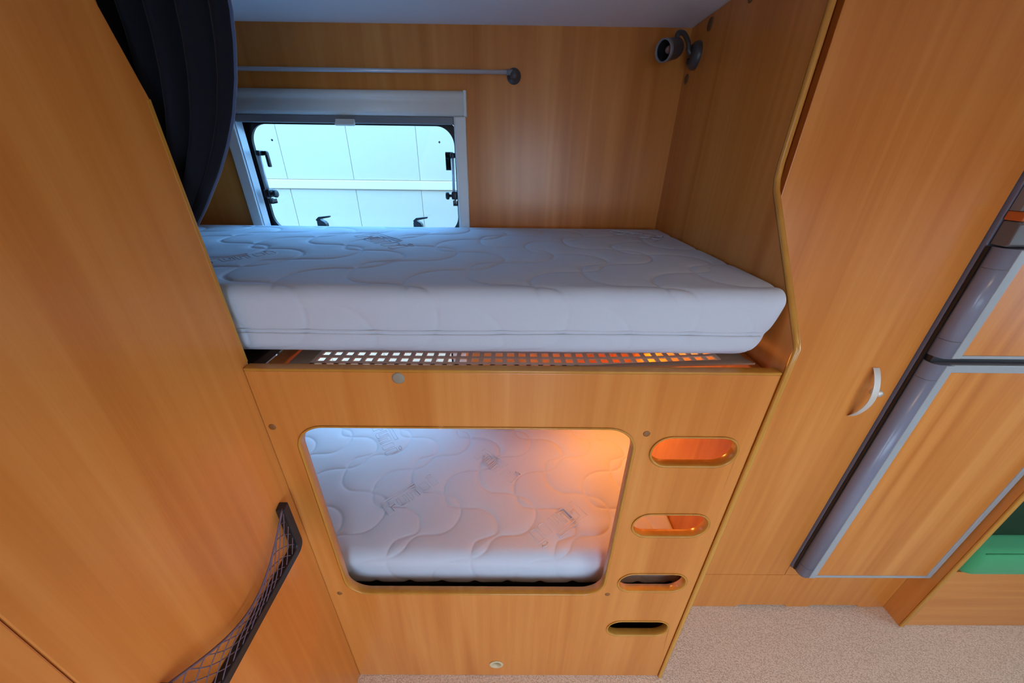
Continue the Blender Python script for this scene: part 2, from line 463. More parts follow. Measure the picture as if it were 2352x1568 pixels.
assumed_window('assumed_window_4', 4, 'X', -0.3, 0.7, 0.80, 1.40, XE, XE + .04, 'assumed window in the pale end wall at the right')  # unseen window, assumed for daylight from the right
def assumed_door_frame():
    lp = rrect(-0.149, 0.419, 0.061, 1.779, 0.079)
    t = thing('assumed_door_1', (0.135, YR, 0), 'assumed open entrance doorway with white frame opposite the bunks', 'door'); t['kind'] = 'structure'  # unseen doorway, assumed for daylight on the floor and lower bunk front
    B().ring(offset(lp, -.02), lp, 'Y', YR, YR - .04).build('frame', 'black', t)
    B().ring(offset(lp, -.01), offset(lp, .035), 'Y', YR + .012, YR + .0005).build('trim_frame', 'white', t)
assumed_door_frame()

# ------------------------------------------------------------------ bunk front panel
def front_panel():
    t = thing('bunk_front_panel', (0.0, YF, 0), 'beech wood bunk front with a large rounded opening and four ladder footholds', 'bunk panel')
    op = rrect(-0.452, 0.273, 0.492, 1.101, 0.062, 12)
    fh = [rrect(0.309, 0.500, zc - .043, zc + .043, 0.0425, 10) for zc in (1.036, 0.793, 0.551, 0.311)]
    grom = [(-0.035 + .017 * math.cos(-2 * PI * k / 20 + 0), 0.079 + .017 * math.sin(2 * PI * k / 20)) for k in range(20)]
    x1 = XP - .001
    bevel(B().plate([(XL + .001, 0.001), (x1, 0.001), (x1, 1.234), (XL + .001, 1.234)], [op] + fh + [grom], 'Y', YF, YFB).build('board', 'wood', t), .0015)
    B().box(XL + .001, x1, YF - .001, YFB + .001, 1.234, 1.2405, .002).build('top_trim', 'trim', t)
    def trim(lp, nm):
        # a rounded banding that lines the cut edge of an opening
        b = B(); prof = [(0.0004, YF + .001), (0.0018, YF - .0022), (-.0012, YF - .0032), (-.0034, YF - .0014), (-.0040, YF + .003), (-.0040, YFB - .001), (-.002, YFB + .0014), (0.0004, YFB)]
        loops = [[(q[0], y, q[1]) for q in offset(lp, d)] for d, y in prof]
        n = len(lp); m = len(loops); v = [p for l in loops for p in l]; f = []
        for k in range(m):
            k2 = (k + 1) % m
            for i in range(n):
                j = (i + 1) % n
                f.append((k * n + i, k * n + j, k2 * n + j, k2 * n + i))
        b.add(v, f, True)
        return b.build(nm, 'trim', t)
    tr = trim(op, 'opening_trim'); tr['label'] = 'yellow wood banding around the opening'
    for lp in fh: trim(lp, 'foothold_trim')
    for x, z, r, m in ((-0.215, 1.221, .0125, 'capgrey'), (-0.494, 1.098, .0075, 'capbrown'), (0.292, 1.087, .0075, 'capbrown'),
                       (-0.478, 0.494, .0075, 'capbrown'), (0.287, 0.494, .0075, 'capbrown')):
        c = B().lathe((x, YF + .001, z), (0, -1, 0), [(0, r), (.0016, r), (.0026, r * .8), (.0026, 0)], 20).build('screw_cap', m, t)
        if m == 'capgrey': c['label'] = 'round grey cover cap'
    B().lathe((-0.035, YF + .004, 0.079), (0, -1, 0), [(0, .0168), (.0042, .0168), (.0042, .0235), (.0062, .0230), (.0072, .0195), (.0062, .0155), (-.016, .0135), (-.016, .0165), (0, .0168)], 24).build('grommet', 'cream', t)
    bevel(B().box(-0.147, -0.137, YF - .0015, YFB + .001, 1.0955, 1.1025).build('catch', 'white', t), .001)
front_panel()

# ------------------------------------------------------------------ partition between bunks and wardrobe
def partition():
    t = thing('bunk_partition', (XP, 0.9, 0), 'tall beech wood partition at the head of the bunks with a stepped yellow edge', 'partition')
    edge = [(0.583, 0.0), (0.583, 1.293), (0.590, 1.305), (0.776, 1.552), (0.784, 1.572), (0.787, 1.60), (0.787, ZC - .001)]
    poly = [(YB - .0005, 0.0)] + edge + [(YB - .0005, ZC - .001)]
    B().prism(poly, 'X', XP, XPR).build('board', 'wood', t)
    # rounded banding along the front edge
    pts = [(XPR - .0055, y + .001, z) for y, z in edge]
    dense = []
    for a, b in zip(pts[:-1], pts[1:]):
        n = max(1, int((Vector(b) - Vector(a)).length / .05))
        for k in range(n): dense.append(Vector(a).lerp(Vector(b), k / n))
    dense.append(Vector(pts[-1]))
    v = []; f = []
    sec = [(-.0058, .003), (-.0062, -.001), (-.0045, -.0035), (0, -.0046), (.0045, -.0035), (.0062, -.001), (.0058, .003)]
    for i, p in enumerate(dense):
        a = dense[max(0, i - 1)]; b = dense[min(len(dense) - 1, i + 1)]; tg = (b - a).normalized()
        nn = Vector((0, -tg.z, tg.y))       # points to the front
        for sx, d in sec: v.append(p + Vector((sx, 0, 0)) - nn * d)
    m = len(sec)
    for i in range(len(dense) - 1):
        for k in range(m):
            l = (k + 1) % m
            f.append((i * m + k, i * m + l, (i + 1) * m + l, (i + 1) * m + k))
    e = B().add(v, f, True).add(v[-m:], [list(range(m))]).build('edge_trim', 'trim', t); e['label'] = 'yellow wood edge banding'
    for y, z, r in ((1.232, 1.930, .015), (1.322, 1.825, .013), (1.047, 1.930, .012)):
        B().lathe((XP + .001, y, z), (-1, 0, 0), [(0, r), (.0025, r), (.0035, r * .85), (.0035, 0)], 20).build('screw_cap', 'capdark', t)
partition()

# ------------------------------------------------------------------ mattresses
QUILT_A = [(-.700, 1.164), (-.686, 1.155), (-.642, 1.150), (-.586, 1.148), (-.545, 1.122), (-.528, 1.085), (-.534, 1.056), (-.565, 1.042), (-.592, 1.030), (-.604, .995), (-.603, .945), (-.590, .908), (-.555, .882), (-.500, .878), (-.470, .868), (-.462, .845)]
QUILT_B = [(-.470, 1.204), (-.430, 1.190), (-.409, 1.160), (-.405, 1.120), (-.421, 1.080), (-.455, 1.056), (-.520, 1.049), (-.546, 1.030), (-.560, 1.002), (-.592, .982), (-.660, .974), (-.702, .950), (-.721, .915), (-.721, .885)]
QPX, QPY = 0.2475, 0.334
def quilt_tree(x0, x1, v0, v1, ox, oy):
    """sample points of the two stitched families: stepped curves that cross in small lens shapes"""
    base = []
    for pts, dx in ((QUILT_A, QPX), (QUILT_B, -QPX)):
        n = len(pts)
        ext = [(pts[-1][0] - dx, pts[-1][1] + QPY)] + pts + [(pts[0][0] + dx, pts[0][1] - QPY), (pts[1][0] + dx, pts[1][1] - QPY)]
        for i in range(n):
            a, b, c, d = (Vector(q) for q in ext[i:i + 4])
            m = max(2, int((c - b).length / .0022))
            for k in range(m):
                u = k / m
                base.append(.5 * ((2 * b) + (c - a) * u + (2 * a - 5 * b + 4 * c - d) * u * u + (3 * b - a - 3 * c + d) * u ** 3))
    pts = []
    for p in base:
        px, py = p.x + ox, p.y + oy
        for i in range(int(math.floor((x0 - .1 - px) / QPX)), int(math.ceil((x1 + .1 - px) / QPX)) + 1):
            for j in range(int(math.floor((v0 - .1 - py) / QPY)), int(math.ceil((v1 + .1 - py) / QPY)) + 1):
                x = px + i * QPX; y = py + j * QPY
                if x0 - .06 < x < x1 + .06 and v0 - .06 < y < v1 + .06: pts.append((x, y))
    kd = kdtree.KDTree(len(pts))
    for i, (x, y) in enumerate(pts): kd.insert((x, y, 0), i)
    kd.balance()
    return kd

def mattress(name, x0, x1, y0, y1, z0, z1, r, ox, oy, step, label, zipz, taper, words, depth=1.0, scallop=0.0):
    # profile around X: starts bottom-front, up the front, over the top, down the back, along the bottom
    prof = []   # (y, z, ny, nz, v)
    def seg(ya, za, yb, zb, ny, nz, va, vb, st):
        n = max(1, int(math.hypot(yb - ya, zb - za) / st))
        for k in range(n): prof.append((ya + (yb - ya) * k / n, za + (zb - za) * k / n, ny, nz, va + (vb - va) * k / n))
    def arc(cy, cz, a0, a1, va, vb, st):
        n = max(3, int(r * abs(a1 - a0) / st))
        for k in range(n):
            a = a0 + (a1 - a0) * k / n
            prof.append((cy + r * math.cos(a), cz + r * math.sin(a), math.cos(a), math.sin(a), va + (vb - va) * k / n))
    L = r * PI / 2; vt = y0 + r
    seg(y0, z0 + r, y0, z1 - r, -1, 0, vt - L - (z1 - z0 - 2 * r), vt - L, step)
    arc(y0 + r, z1 - r, PI, PI / 2, vt - L, vt, step)
    seg(y0 + r, z1, y1 - r, z1, 0, 1, vt, y1 - r, step)
    arc(y1 - r, z1 - r, PI / 2, 0, y1 - r, y1 - r + L, step * 2)
    seg(y1, z1 - r, y1, z0 + r, 1, 0, y1 - r + L, y1 - r + 2 * L, .03)
    arc(y1 - r, z0 + r, 0, -PI / 2, 0, 0, .01)
    seg(y1 - r, z0, y0 + r, z0, 0, -1, 0, 0, .05)
    vb = vt - L - (z1 - z0 - 2 * r)
    arc(y0 + r, z0 + r, -PI / 2, -PI, vb - L, vb, step)
    P = np.array(prof); m = len(P)
    # stations along X
    re = .014
    xs = [x0 + re * (1 - math.cos(a)) for a in np.linspace(0, PI / 2, 6)][:-1]
    xs += list(np.arange(x0 + re, x1 - re, step))
    xs += [x1 - re * (1 - math.cos(a)) for a in np.linspace(PI / 2, 0, 14)]
    xs = np.array(xs); n = len(xs)
    vlo, vhi = vb - L - .01, y1
    kd = quilt_tree(x0, x1, vlo, vhi, ox, oy)
    V = np.zeros((n, m, 3))
    quilted = (P[:, 0] < y1 - r + .001) & ~((P[:, 3] < -.9)) & (P[:, 2] < .05)
    for i, x in enumerate(xs):
        e = min(x - x0, x1 - x)
        ins = 0.0 if e >= re else re - math.sqrt(max(0, re * re - (re - e) ** 2))
        h = np.zeros(m)
        for j in range(m):
            if quilted[j]:
                d = kd.find((x, P[j, 4], 0))[2]
                h[j] = -.0028 * math.exp(-(d / .0035) ** 2) - .0024 * math.exp(-(d / .016) ** 2)
        # fainter quilting where the cover is pulled tight down the side
        side = np.clip((P[:, 2] * -1 - .2) / .6, 0, 1)
        h *= depth * (1 - .55 * side)
        if zipz: h -= np.where(P[:, 2] < -.3, .004 * np.exp(-((P[:, 1] - zipz) / .009) ** 2), 0)
        # soft sag and slump of the foam
        h += np.where(P[:, 3] > .3, .0025 * math.sin(3.1 * x + 1) * np.sin(5 * P[:, 0]), 0)
        if scallop:
            low = np.clip((z0 + .05 - P[:, 1]) / .05, 0, 1) * (P[:, 2] < .2)
            h -= scallop * low * abs(math.cos(PI * (x - ox) / .1 )) ** 14
        V[i, :, 0] = x
        V[i, :, 1] = P[:, 0] + P[:, 2] * (h - ins)
        V[i, :, 2] = P[:, 1] + P[:, 3] * (h - ins)
        if taper:
            t = np.clip((z1 - .02 - P[:, 1]) / (z1 - z0), 0, 1)
            k = np.clip((x - (x1 - .22)) / .22, 0, 1) ** 2
            fr = np.clip(1 - (P[:, 0] - y0) / .3, 0, 1)
            V[i, :, 0] -= taper * k * fr * t ** 1.5
            V[i, :, 1] += .008 * np.clip((x - (x1 - .05)) / .05, 0, 1) ** 2 * fr   # rounded corner in plan
    verts = V.reshape(-1, 3)
    ii, jj = np.meshgrid(np.arange(n - 1), np.arange(m), indexing='ij')
    j2 = (jj + 1) % m
    F = np.stack([ii * m + jj, ii * m + j2, (ii + 1) * m + j2, (ii + 1) * m + jj], -1).reshape(-1, 4)
    b = B(); b.v = [tuple(q) for q in verts]; b.f = F.tolist(); b.smooth = [True] * len(b.f)
    for rng in (range(m), range((n - 1) * m, n * m)):
        c = verts[list(rng)].mean(0); k = len(b.v); b.v.append(tuple(c)); ids = list(rng)
        for q in range(m): b.f.append([ids[q], ids[(q + 1) % m], k]); b.smooth.append(True)
    t = thing(name, ((x0 + x1) / 2, (y0 + y1) / 2, z0), label, 'mattress')
    cover = b.build('cover', 'mattress', t, fix=False)
    bm = bmesh.new(); bm.from_mesh(cover.data); bmesh.ops.recalc_face_normals(bm, faces=bm.faces); bm.to_mesh(cover.data); bm.free()
    if zipz:
        for dz in (-.0042, .0042):
            pts = []
            for x in np.linspace(x0 + .04, x1 - .02, 90):
                k = max(0, min(1, (x - (x1 - .22)) / .22)) ** 2
                tt = max(0, (z1 - .02 - zipz) / (z1 - z0))
                pts.append((x - taper * k * tt ** 1.5, y0 + .0032 + .008 * max(0, (x - (x1 - .05)) / .05) ** 2, zipz + dz + .0012 * math.sin(9 * x) + .002 * math.sin(2.3 * x)))
            B().tube(pts, .0017, 8).build('zip_piping', 'zip', cover)
    # embossed lettering: outlines pressed into the cover
    glyphs = [[(0, 1.0), (.62, 1.0), (.62, .82), (.10, .82), (.10, .50), (.17, .50), (.17, .36), (.10, .36), (.10, 0), (0, 0), (0, 1.0)],
              [(.22, .66), (.22, .05), (.27, 0), (.38, 0), (.38, .66), (.34, .66), (.34, .16), (.27, .16), (.27, .66), (.22, .66)],
              [(.42, .66), (.42, .0), (.47, .0), (.47, .5), (.53, .5), (.53, .0), (.58, .0), (.58, .60), (.54, .66), (.42, .66)],
              [(.66, .60), (.66, .06), (.69, 0), (.76, 0), (.79, .06), (.79, .60), (.76, .66), (.69, .66), (.66, .60)],
              [(.84, .66), (.84, .04), (.87, 0), (.92, 0), (.95, .04), (.95, .66), (.84, .66)],
              [(.86, .78), (.93, .78), (.95, .86), (.90, .93), (.84, .86), (.86, .78)]]
    for cx, cy, ang, ln, hg in words:
        wb = B()
        for g in glyphs:
            pts = []
            for (a0, b0), (a1, b1) in zip(g[:-1], g[1:]):
                q = max(1, int(math.hypot((a1 - a0) * ln, (b1 - b0) * hg) / .006))
                for k in range(q):
                    a = (a0 + (a1 - a0) * k / q - .5) * ln; c = (b0 + (b1 - b0) * k / q - .5) * hg
                    px = cx + a * math.cos(ang) - c * math.sin(ang); py = cy + a * math.sin(ang) + c * math.cos(ang)
                    if py > y0 + r:
                        zz = z1 + .0025 * math.sin(3.1 * px + 1) * math.sin(5 * py) - .0003; yy = py
                    else:
                        s_ = (y0 + r - py) / r
                        if s_ < PI / 2: yy = y0 + r - (r + .0) * math.sin(s_); zz = z1 - r + r * math.cos(s_)
                        else: yy = y0; zz = z1 - r - (s_ - PI / 2) * r
                    pts.append((px, yy, zz))
            wb.tube(pts, .0014, 6, closed=True)
        o = wb.build('embossed_lettering', 'mattress', cover, fix=False)
    return t

mattress('upper_mattress', -1.30, 0.524, 0.621, 1.318, 1.251, 1.390, 0.030, 0.02, 0.12, 0.0036,
         'thick white quilted mattress on the upper bunk under the window', 1.302, 0.052,
         [(-0.36, 1.05, math.radians(-45), .24, .075), (-0.63, 0.84, math.radians(50), .15, .05), (0.40, 1.20, math.radians(-35), .2, .06)], 1.0)
mattress('lower_mattress', -1.30, 0.527, 0.641, 1.318, 0.424, 0.567, 0.040, 0.0, 0.0, 0.0036,
         'white quilted mattress in the lower bunk behind the rounded opening', None, 0.0,
         [(-0.335, 0.875, math.radians(44), .20, .06), (-0.50, 1.14, math.radians(-55), .20, .07), (0.16, 0.755, math.radians(218), .20, .07), (-0.04, 1.0, math.radians(-40), .2, .06)], 1.0, scallop=.008)

# ------------------------------------------------------------------ upper bed base: plastic lattice in a canvas border
def upper_base():
    t = thing('lattice_bed_base', (0.03, 0.98, 1.19), 'white plastic lattice bed base under the upper mattress', 'bed base')
    zf = lambda x: 1.2165 + .012 * max(0, (x - 0.10) / .35) ** 2
    b = B(); p = .0252
    X0, X1, Y0, Y1 = -0.418, 0.450, 0.648, 1.30
    ncol = int((X1 - X0) / p); nrow = int((Y1 - Y0) / p)
    for i in range(ncol + 1):
        x = X0 + i * p
        b.box(x, x + .0095, Y0, Y1, zf(x) - .0015, zf(x) + .0015)
    for j in range(nrow + 1):
        y = Y0 + j * p
        for i in range(ncol):
            x = X0 + i * p
            v = []
            for (xx) in (x, x + p):
                z = zf(xx) + .0004
                v += [(xx, y, z - .0012), (xx, y + .0085, z - .0012), (xx, y + .0085, z + .0014), (xx, y, z + .0014)]
            b.add(v, [(0, 1, 5, 4), (1, 2, 6, 5), (2, 3, 7, 6), (3, 0, 4, 7)])
    b.build('lattice', 'lattice', t, fix=False)
    v = [(0.450, 0.640, zf(.45)), (0.498, 0.640, 1.232), (0.498, 1.30, 1.232), (0.450, 1.30, zf(.45))]
    B().add(v + [(a, c, d - .003) for a, c, d in v], [(0, 1, 2, 3), (7, 6, 5, 4), (0, 4, 5, 1), (1, 5, 6, 2), (2, 6, 7, 3), (3, 7, 4, 0)]).build('canvas_border', 'canvas', t)
    B().box(-0.462, -0.418, 0.640, 1.30, 1.213, 1.218, .001).build('canvas_border', 'canvas', t)
    v = [(0.10, 0.628, 1.222), (0.50, 0.628, 1.238), (0.50, 0.662, 1.230), (0.10, 0.650, 1.214)]
    B().add(v + [(a, c, d - .004) for a, c, d in v], [(0, 1, 2, 3), (7, 6, 5, 4), (0, 4, 5, 1), (1, 5, 6, 2), (2, 6, 7, 3), (3, 7, 4, 0)]).build('canvas_flap', 'canvas', t)
    bevel(B().box(-0.505, -0.470, 0.62, 1.31, 1.195, 1.218).build('side_batten', 'wood', t), .002)
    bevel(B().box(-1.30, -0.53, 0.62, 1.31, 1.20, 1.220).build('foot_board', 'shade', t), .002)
    bevel(B().box(0.503, 0.526, 0.62, 1.31, 1.19, 1.222).build('side_batten', 'wood', t), .002)
    bevel(B().box(-1.30, 0.50, 1.322, 1.350, 1.17, 1.222).build('rear_batten', 'wood', t), .002)
    bevel(B().box(-0.53, -0.47, 0.609, 0.619, 1.13, 1.205).build('bracket_block', 'black', t), .002)
upper_base()

def lower_base():
    t = thing('lower_bed_base', (-0.4, 0.98, 0.0), 'dark board base with metal clips under the lower mattress', 'bed base')
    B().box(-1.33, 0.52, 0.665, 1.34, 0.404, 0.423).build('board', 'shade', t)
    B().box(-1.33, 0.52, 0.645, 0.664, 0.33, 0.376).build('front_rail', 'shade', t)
    for x in (-0.37, -0.172, 0.023, 0.222, 0.40):
        b = B().box(x - .009, x + .009, 0.640, 0.645, 0.377, 0.381, .001).box(x - .009, x - .006, 0.640, 0.655, 0.377, 0.391, .001).box(x + .006, x + .009, 0.640, 0.655, 0.377, 0.391, .001)
        b.box(x - .009, x + .009, 0.652, 0.655, 0.377, 0.391, .001)
        b.build('clip', 'grey', t)
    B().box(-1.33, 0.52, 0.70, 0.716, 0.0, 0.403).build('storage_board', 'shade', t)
lower_base()

# ------------------------------------------------------------------ rail on the back wall
def wall_rail():
    t = thing('wall_rail', (-0.5, YB, 1.832), 'thin silver rail on the back wall above the window', 'rail')
    B().tube([(-1.12, 1.334, 1.838), (-0.012, 1.334, 1.838)], .0056, 14).build('rod', 'alu', t)
    for x in (0.006, -1.13):
        s_ = 1 if x > -.5 else -1
        h = B().lathe((x, YB - .0005, 1.831), (0, -1, 0), [(0, .0215), (.003, .0215), (.005, .020), (.008, .014), (.016, .011), (.024, .0105), (.027, .008), (.028, 0)], 24).build('end_holder', 'grey', t)
        B().tube([(x - s_ * .022, 1.334, 1.838), (x - s_ * .004, 1.334, 1.838)], .0075, 14).build('sleeve', 'greylight', h)
wall_rail()

# ------------------------------------------------------------------ reading lamps: the upper one, and an assumed lower one
def reading_lamp(base, out, head_c, head_dir, label, group, power, bulbmat):
    base = Vector(base); out = Vector(out).normalized(); hc = Vector(head_c); hd = Vector(head_dir).normalized()
    t = thing('reading_lamp', base, label, 'lamp', group)
    bs = B().lathe(base, out, [(0, .034), (.004, .0345), (.012, .032), (.018, .026), (.020, .020), (.020, 0)], 30).build('base', 'grey', t)
    B().lathe(base + out * .019 + Vector((0, 0, -.014)), out, [(0, .0075), (.004, .007), (.005, 0)], 16).build('switch', 'black', bs)
    back = hc - hd * .024
    top = Vector((0, 0, .030)) + back + hd * .004
    p0 = base + out * .018 + Vector((0, 0, .004)); p1 = base + out * .030 + Vector((0, 0, .028))
    ctrl = [p0, p0 + out * .008 + Vector((0, 0, .008)), p1, p1.lerp(top, .5) + Vector((0, 0, .011)), top + Vector((0, 0, .003)), top - Vector((0, 0, .012))]
    pts = []
    for i in range(len(ctrl) - 1):
        a = ctrl[max(0, i - 1)]; b = ctrl[i]; c = ctrl[i + 1]; d = ctrl[min(len(ctrl) - 1, i + 2)]
        for k in range(5):
            u = k / 5
            pts.append(.5 * ((2 * b) + (c - a) * u + (2 * a - 5 * b + 4 * c - d) * u * u + (3 * b - a - 3 * c + d) * u ** 3))
    pts.append(ctrl[-1])
    B().tube(pts, .0065, 12).build('arm', 'grey', t)
    h = B().lathe(hc, hd, [(-.030, 0), (-.030, .018), (-.026, .0225), (-.018, .025), (.026, .0265), (.030, .027), (.030, .0240)], 30).build('head', 'grey', t)
    B().lathe(hc, hd, [(.030, .0240), (-.006, .020), (-.010, .006), (-.010, 0)], 30).build('inner_shell', 'black', h)
    B().lathe(hc, hd, [(.024, .0272), (.032, .0275), (.034, .0262), (.034, .0240), (.024, .0235)], 30).build('rim', 'greylight', h)
    B().lathe(hc, hd, [(-.010, .009), (.006, .0105), (.014, .008), (.017, 0)], 20).build('bulb', bulbmat, h)
    if power:  # only the assumed lower bunk lamp gives light
        l = bpy.data.lights.new('assumed_lamp_light', 'SPOT'); l.energy = power; l.color = (1.0, 0.34, 0.06); l.spot_size = math.radians(178); l.spot_blend = 1.0; l.shadow_soft_size = 0.03
        o = bpy.data.objects.new('assumed_lamp_light', l); COL.objects.link(o); o.parent = t
        o.location = hc + hd * .045 - base; o.rotation_euler = hd.to_track_quat('-Z', 'Y').to_euler()
M['bulb_off'] = plain('frosted_bulb', (0.45, 0.30, 0.27), 0.25)
M['assumed_bulb_on'] = emat('assumed_lit_bulb', (1.0, 0.45, 0.12), 8.0)
reading_lamp((XP, 1.283, 1.874), (-1, 0, 0), (0.440, 1.250, 1.880), (-0.82, -0.52, -0.22),
             'dark grey reading lamp on the partition in the upper corner of the bunk', 'reading lamps', 0, M['bulb_off'])
reading_lamp((0.34, YB, 1.04), (0, -1, 0), (0.34, 1.255, 1.02), (0.30, -0.60, -0.50),
             'assumed unseen lit reading lamp on the back wall inside the lower bunk', 'reading lamps', 15, M['assumed_bulb_on'])  # unseen lamp, assumed and added for the orange glow in the lower bunk

# ------------------------------------------------------------------ curtain
def curtain():
    zs = [1.925, 1.86, 1.789, 1.75, 1.707, 1.659, 1.62, 1.575, 1.521, 1.47, 1.41]
    ex = [-0.395, -0.398, -0.404, -0.412, -0.425, -0.445, -0.467, -0.497, -0.540, -0.585, -0.615]
    lx = [-1.00, -1.00, -0.99, -0.97, -0.95, -0.92, -0.89, -0.86, -0.83, -0.80, -0.78]
    nz, nu = 46, 150
    V = []; F = []
    for i in range(nz):
        z = 1.925 - (1.925 - 1.41) * i / (nz - 1)
        e = interp(-z, [-q for q in zs], ex); l = interp(-z, [-q for q in zs], lx)
        for j in range(nu):
            u = j / (nu - 1)
            x = l + (e - l) * u
            a = .015 - .009 * (i / nz)
            y = .646 + a * math.sin(2 * PI * (u * 15) + .8 * math.sin(5 * u + z * 4)) * (1 - max(0, (u - .96) / .04)) + .006 * math.sin(2 * PI * u * 3.3)
            y += .022 * max(0, (u - .94) / .06) ** 2
            V.append((x, y, z))
    for i in range(nz - 1):
        for j in range(nu - 1):
            F.append((i * nu + j, i * nu + j + 1, (i + 1) * nu + j + 1, (i + 1) * nu + j))
    t = thing('curtain', (-0.7, .645, 1.41), 'dark navy curtain gathered at the left end of the upper bunk', 'curtain')
    c = B().add(V, F, True).build('cloth', 'curtain', t, fix=False)
    s_ = c.modifiers.new('thickness', 'SOLIDIFY'); s_.thickness = .003; s_.offset = 0
    hem = [(V[i * nu + nu - 1][0] - .001, V[i * nu + nu - 1][1], V[i * nu + nu - 1][2]) for i in range(nz)]
    B().tube(hem, .0035, 10).build('hem', 'hem', t)
    r = thing('curtain_track', (-0.2, .646, 1.93), 'white curtain track along the ceiling over the bunk edge', 'curtain track')
    bevel(B().box(-1.35, XP - .002, .638, .654, 1.934, ZC - .0005).build('track', 'white', r), .002)
    for k in range(9):
        B().box(-0.97 + k * .069, -0.964 + k * .069, .642, .650, 1.922, 1.936, .001).build('glider', 'white', r)
curtain()

# ------------------------------------------------------------------ storage net on the left wall
def net():
    t = thing('storage_net', (XL, 0.40, 0.77), 'black framed elastic storage net pocket on the left wall', 'storage net')
    ya, yb, zb = 0.540, 0.236, 0.779
    zt = 0.917
    xo = XL + .013
    # frame: two uprights and a bottom bar, flat section with rounded corner
    def arcpts(cy, cz, a0, a1, r, n=6): return [(cy + r * math.cos(a0 + (a1 - a0) * k / n), cz + r * math.sin(a0 + (a1 - a0) * k / n)) for k in range(n + 1)]
    o = .010
    outer = [(ya + o, zt)] + arcpts(ya + o - .022, zb - o + .022, 0, -PI / 2, .022) + arcpts(yb - o + .022, zb - o + .022, -PI / 2, -PI, .022) + [(yb - o, zt)]
    inner = [(yb + o * .8, zt - .006)] + arcpts(yb + .008 + .012, zb + o + .010, PI, 1.5 * PI, .010) + arcpts(ya - .008 - .012, zb + o + .010, 1.5 * PI, 2 * PI, .010) + [(ya - o * .8, zt - .006)]
    b = B(); loop = outer + inner; n = len(loop); no = len(outer)
    v = [(XL + .0005, y, z) for y, z in loop] + [(XL + .020, y, z) for y, z in loop]
    f = [(i, (i + 1) % n, n + (i + 1) % n, n + i) for i in range(n)]
    # caps as quads between matching outer and inner samples
    for k in range(no - 1):
        i0, i1 = k, k + 1; j0, j1 = n - 1 - k, n - 2 - k
        f.append((i0, i1, j1, j0)); f.append((n + i0, n + j0, n + j1, n + i1))
    b.add(v, f)
    bevel(b.build('frame', 'black', t), .002)
    def top(a): return zt - .006 - .080 * math.sin(PI * a) ** 1.05
    def P(a, c):     # a along, c 0 at cord, 1 at the bottom bar
        y = ya - .004 - (ya - yb - .008) * a
        z0 = top(a); z1 = zb + .008
        return (XL + .014 + .006 * math.sin(PI * a) * (1 - .7 * c) , y, z0 + (z1 - z0) * c)
    B().tube([P(k / 40, 0) for k in range(41)], .0022, 8).build('elastic_cord', 'cordm', t)
    nb = B(); N = 12
    for k in range(-3, N + 1):
        for s_ in (1, -1):
            pts = []
            for q in range(13):
                c = q / 12
                a = (k + s_ * c * 3 + (0 if s_ > 0 else 3)) / N
                if -.001 <= a <= 1.001:
                    p = P(max(0, min(1, a)), c)
                    pts.append((p[0] + .001 * s_, p[1] + .0012 * math.sin(9 * c + k), p[2]))
            if len(pts) > 2: nb.tube(pts, .0010, 5)
    nb.build('netting', 'cordm', t, fix=False)
net()

# ------------------------------------------------------------------ wardrobe
def wardrobe():
    x0, x1 = 0.567, 1.524
    t = thing('wardrobe', (1.04, 1.05, 0), 'tall beech wood wardrobe between the bunk partition and the refrigerator', 'wardrobe')
    B().box(x0 + .004, x1, YW + .019, YB - .001, 0.03, ZC - .001).build('carcass', 'wood', t)
    # toe board with two shallow notches at the carpet
    poly = [(x0, 0.001), (0.925, 0.001), (0.932, 0.013), (1.121, 0.013), (1.128, 0.001), (1.217, 0.001), (1.224, 0.013), (1.415, 0.013), (1.422, 0.001), (x1, 0.001), (x1, 0.214), (x0, 0.214)]
    B().prism(poly, 'Y', YW, YW + .018).build('toe_board', 'wood', t)
    B().box(0.90, 1.45, YW + .0185, YW + .03, 0.001, 0.028).build('toe_shade_backing', 'shade', t)  # dark sheet put in for the shade behind the notches
    d = bevel(B().box(x0, 1.046, YW, YW + .018, 0.2155, ZC - .003).build('door', 'wood', t), .0012)
    # bow handle
    b = B(); ns = 26; w2 = .0085
    V = []
    for i in range(ns + 1):
        u = i / ns; z = 1.126 + (0.968 - 1.126) * u
        out = .030 * math.sin(PI * u) ** .8
        th = .0028
        for xx, dd in ((-w2, 0), (w2, 0), (w2, th), (-w2, th)):
            V.append((0.962 + xx, YW - .0005 - out - dd, z))
    F = []
    for i in range(ns):
        for k in range(4):
            l = (k + 1) % 4; F.append((i * 4 + k, i * 4 + l, (i + 1) * 4 + l, (i + 1) * 4 + k))
    F += [(0, 1, 2, 3), (ns * 4 + 3, ns * 4 + 2, ns * 4 + 1, ns * 4)]
    h = B().add(V, F).build('handle', 'silver', d); h['label'] = 'satin silver bow handle'; bevel(h, .001)
    B().lathe((0.994, YW + .001, 1.052), (0, -1, 0), [(0, .0125), (.004, .0125), (.006, .010), (.015, .0098), (.019, .008), (.020, 0)], 22).build('push_lock', 'silver', d)
    B().box(0.735, 0.742, YW - .003, YW + .001, 0.868, 0.884, .001).build('catch', 'white', d)
    # filler between the door and the refrigerator stays inside the carcass line
    B().box(1.048, x1, YW, YW + .018, 0.2155, 0.2685).build('lower_front', 'wood', t)
    B().box(1.048, x1, YW, YW + .018, 1.80, ZC - .003).build('upper_front', 'wood', t)
wardrobe()

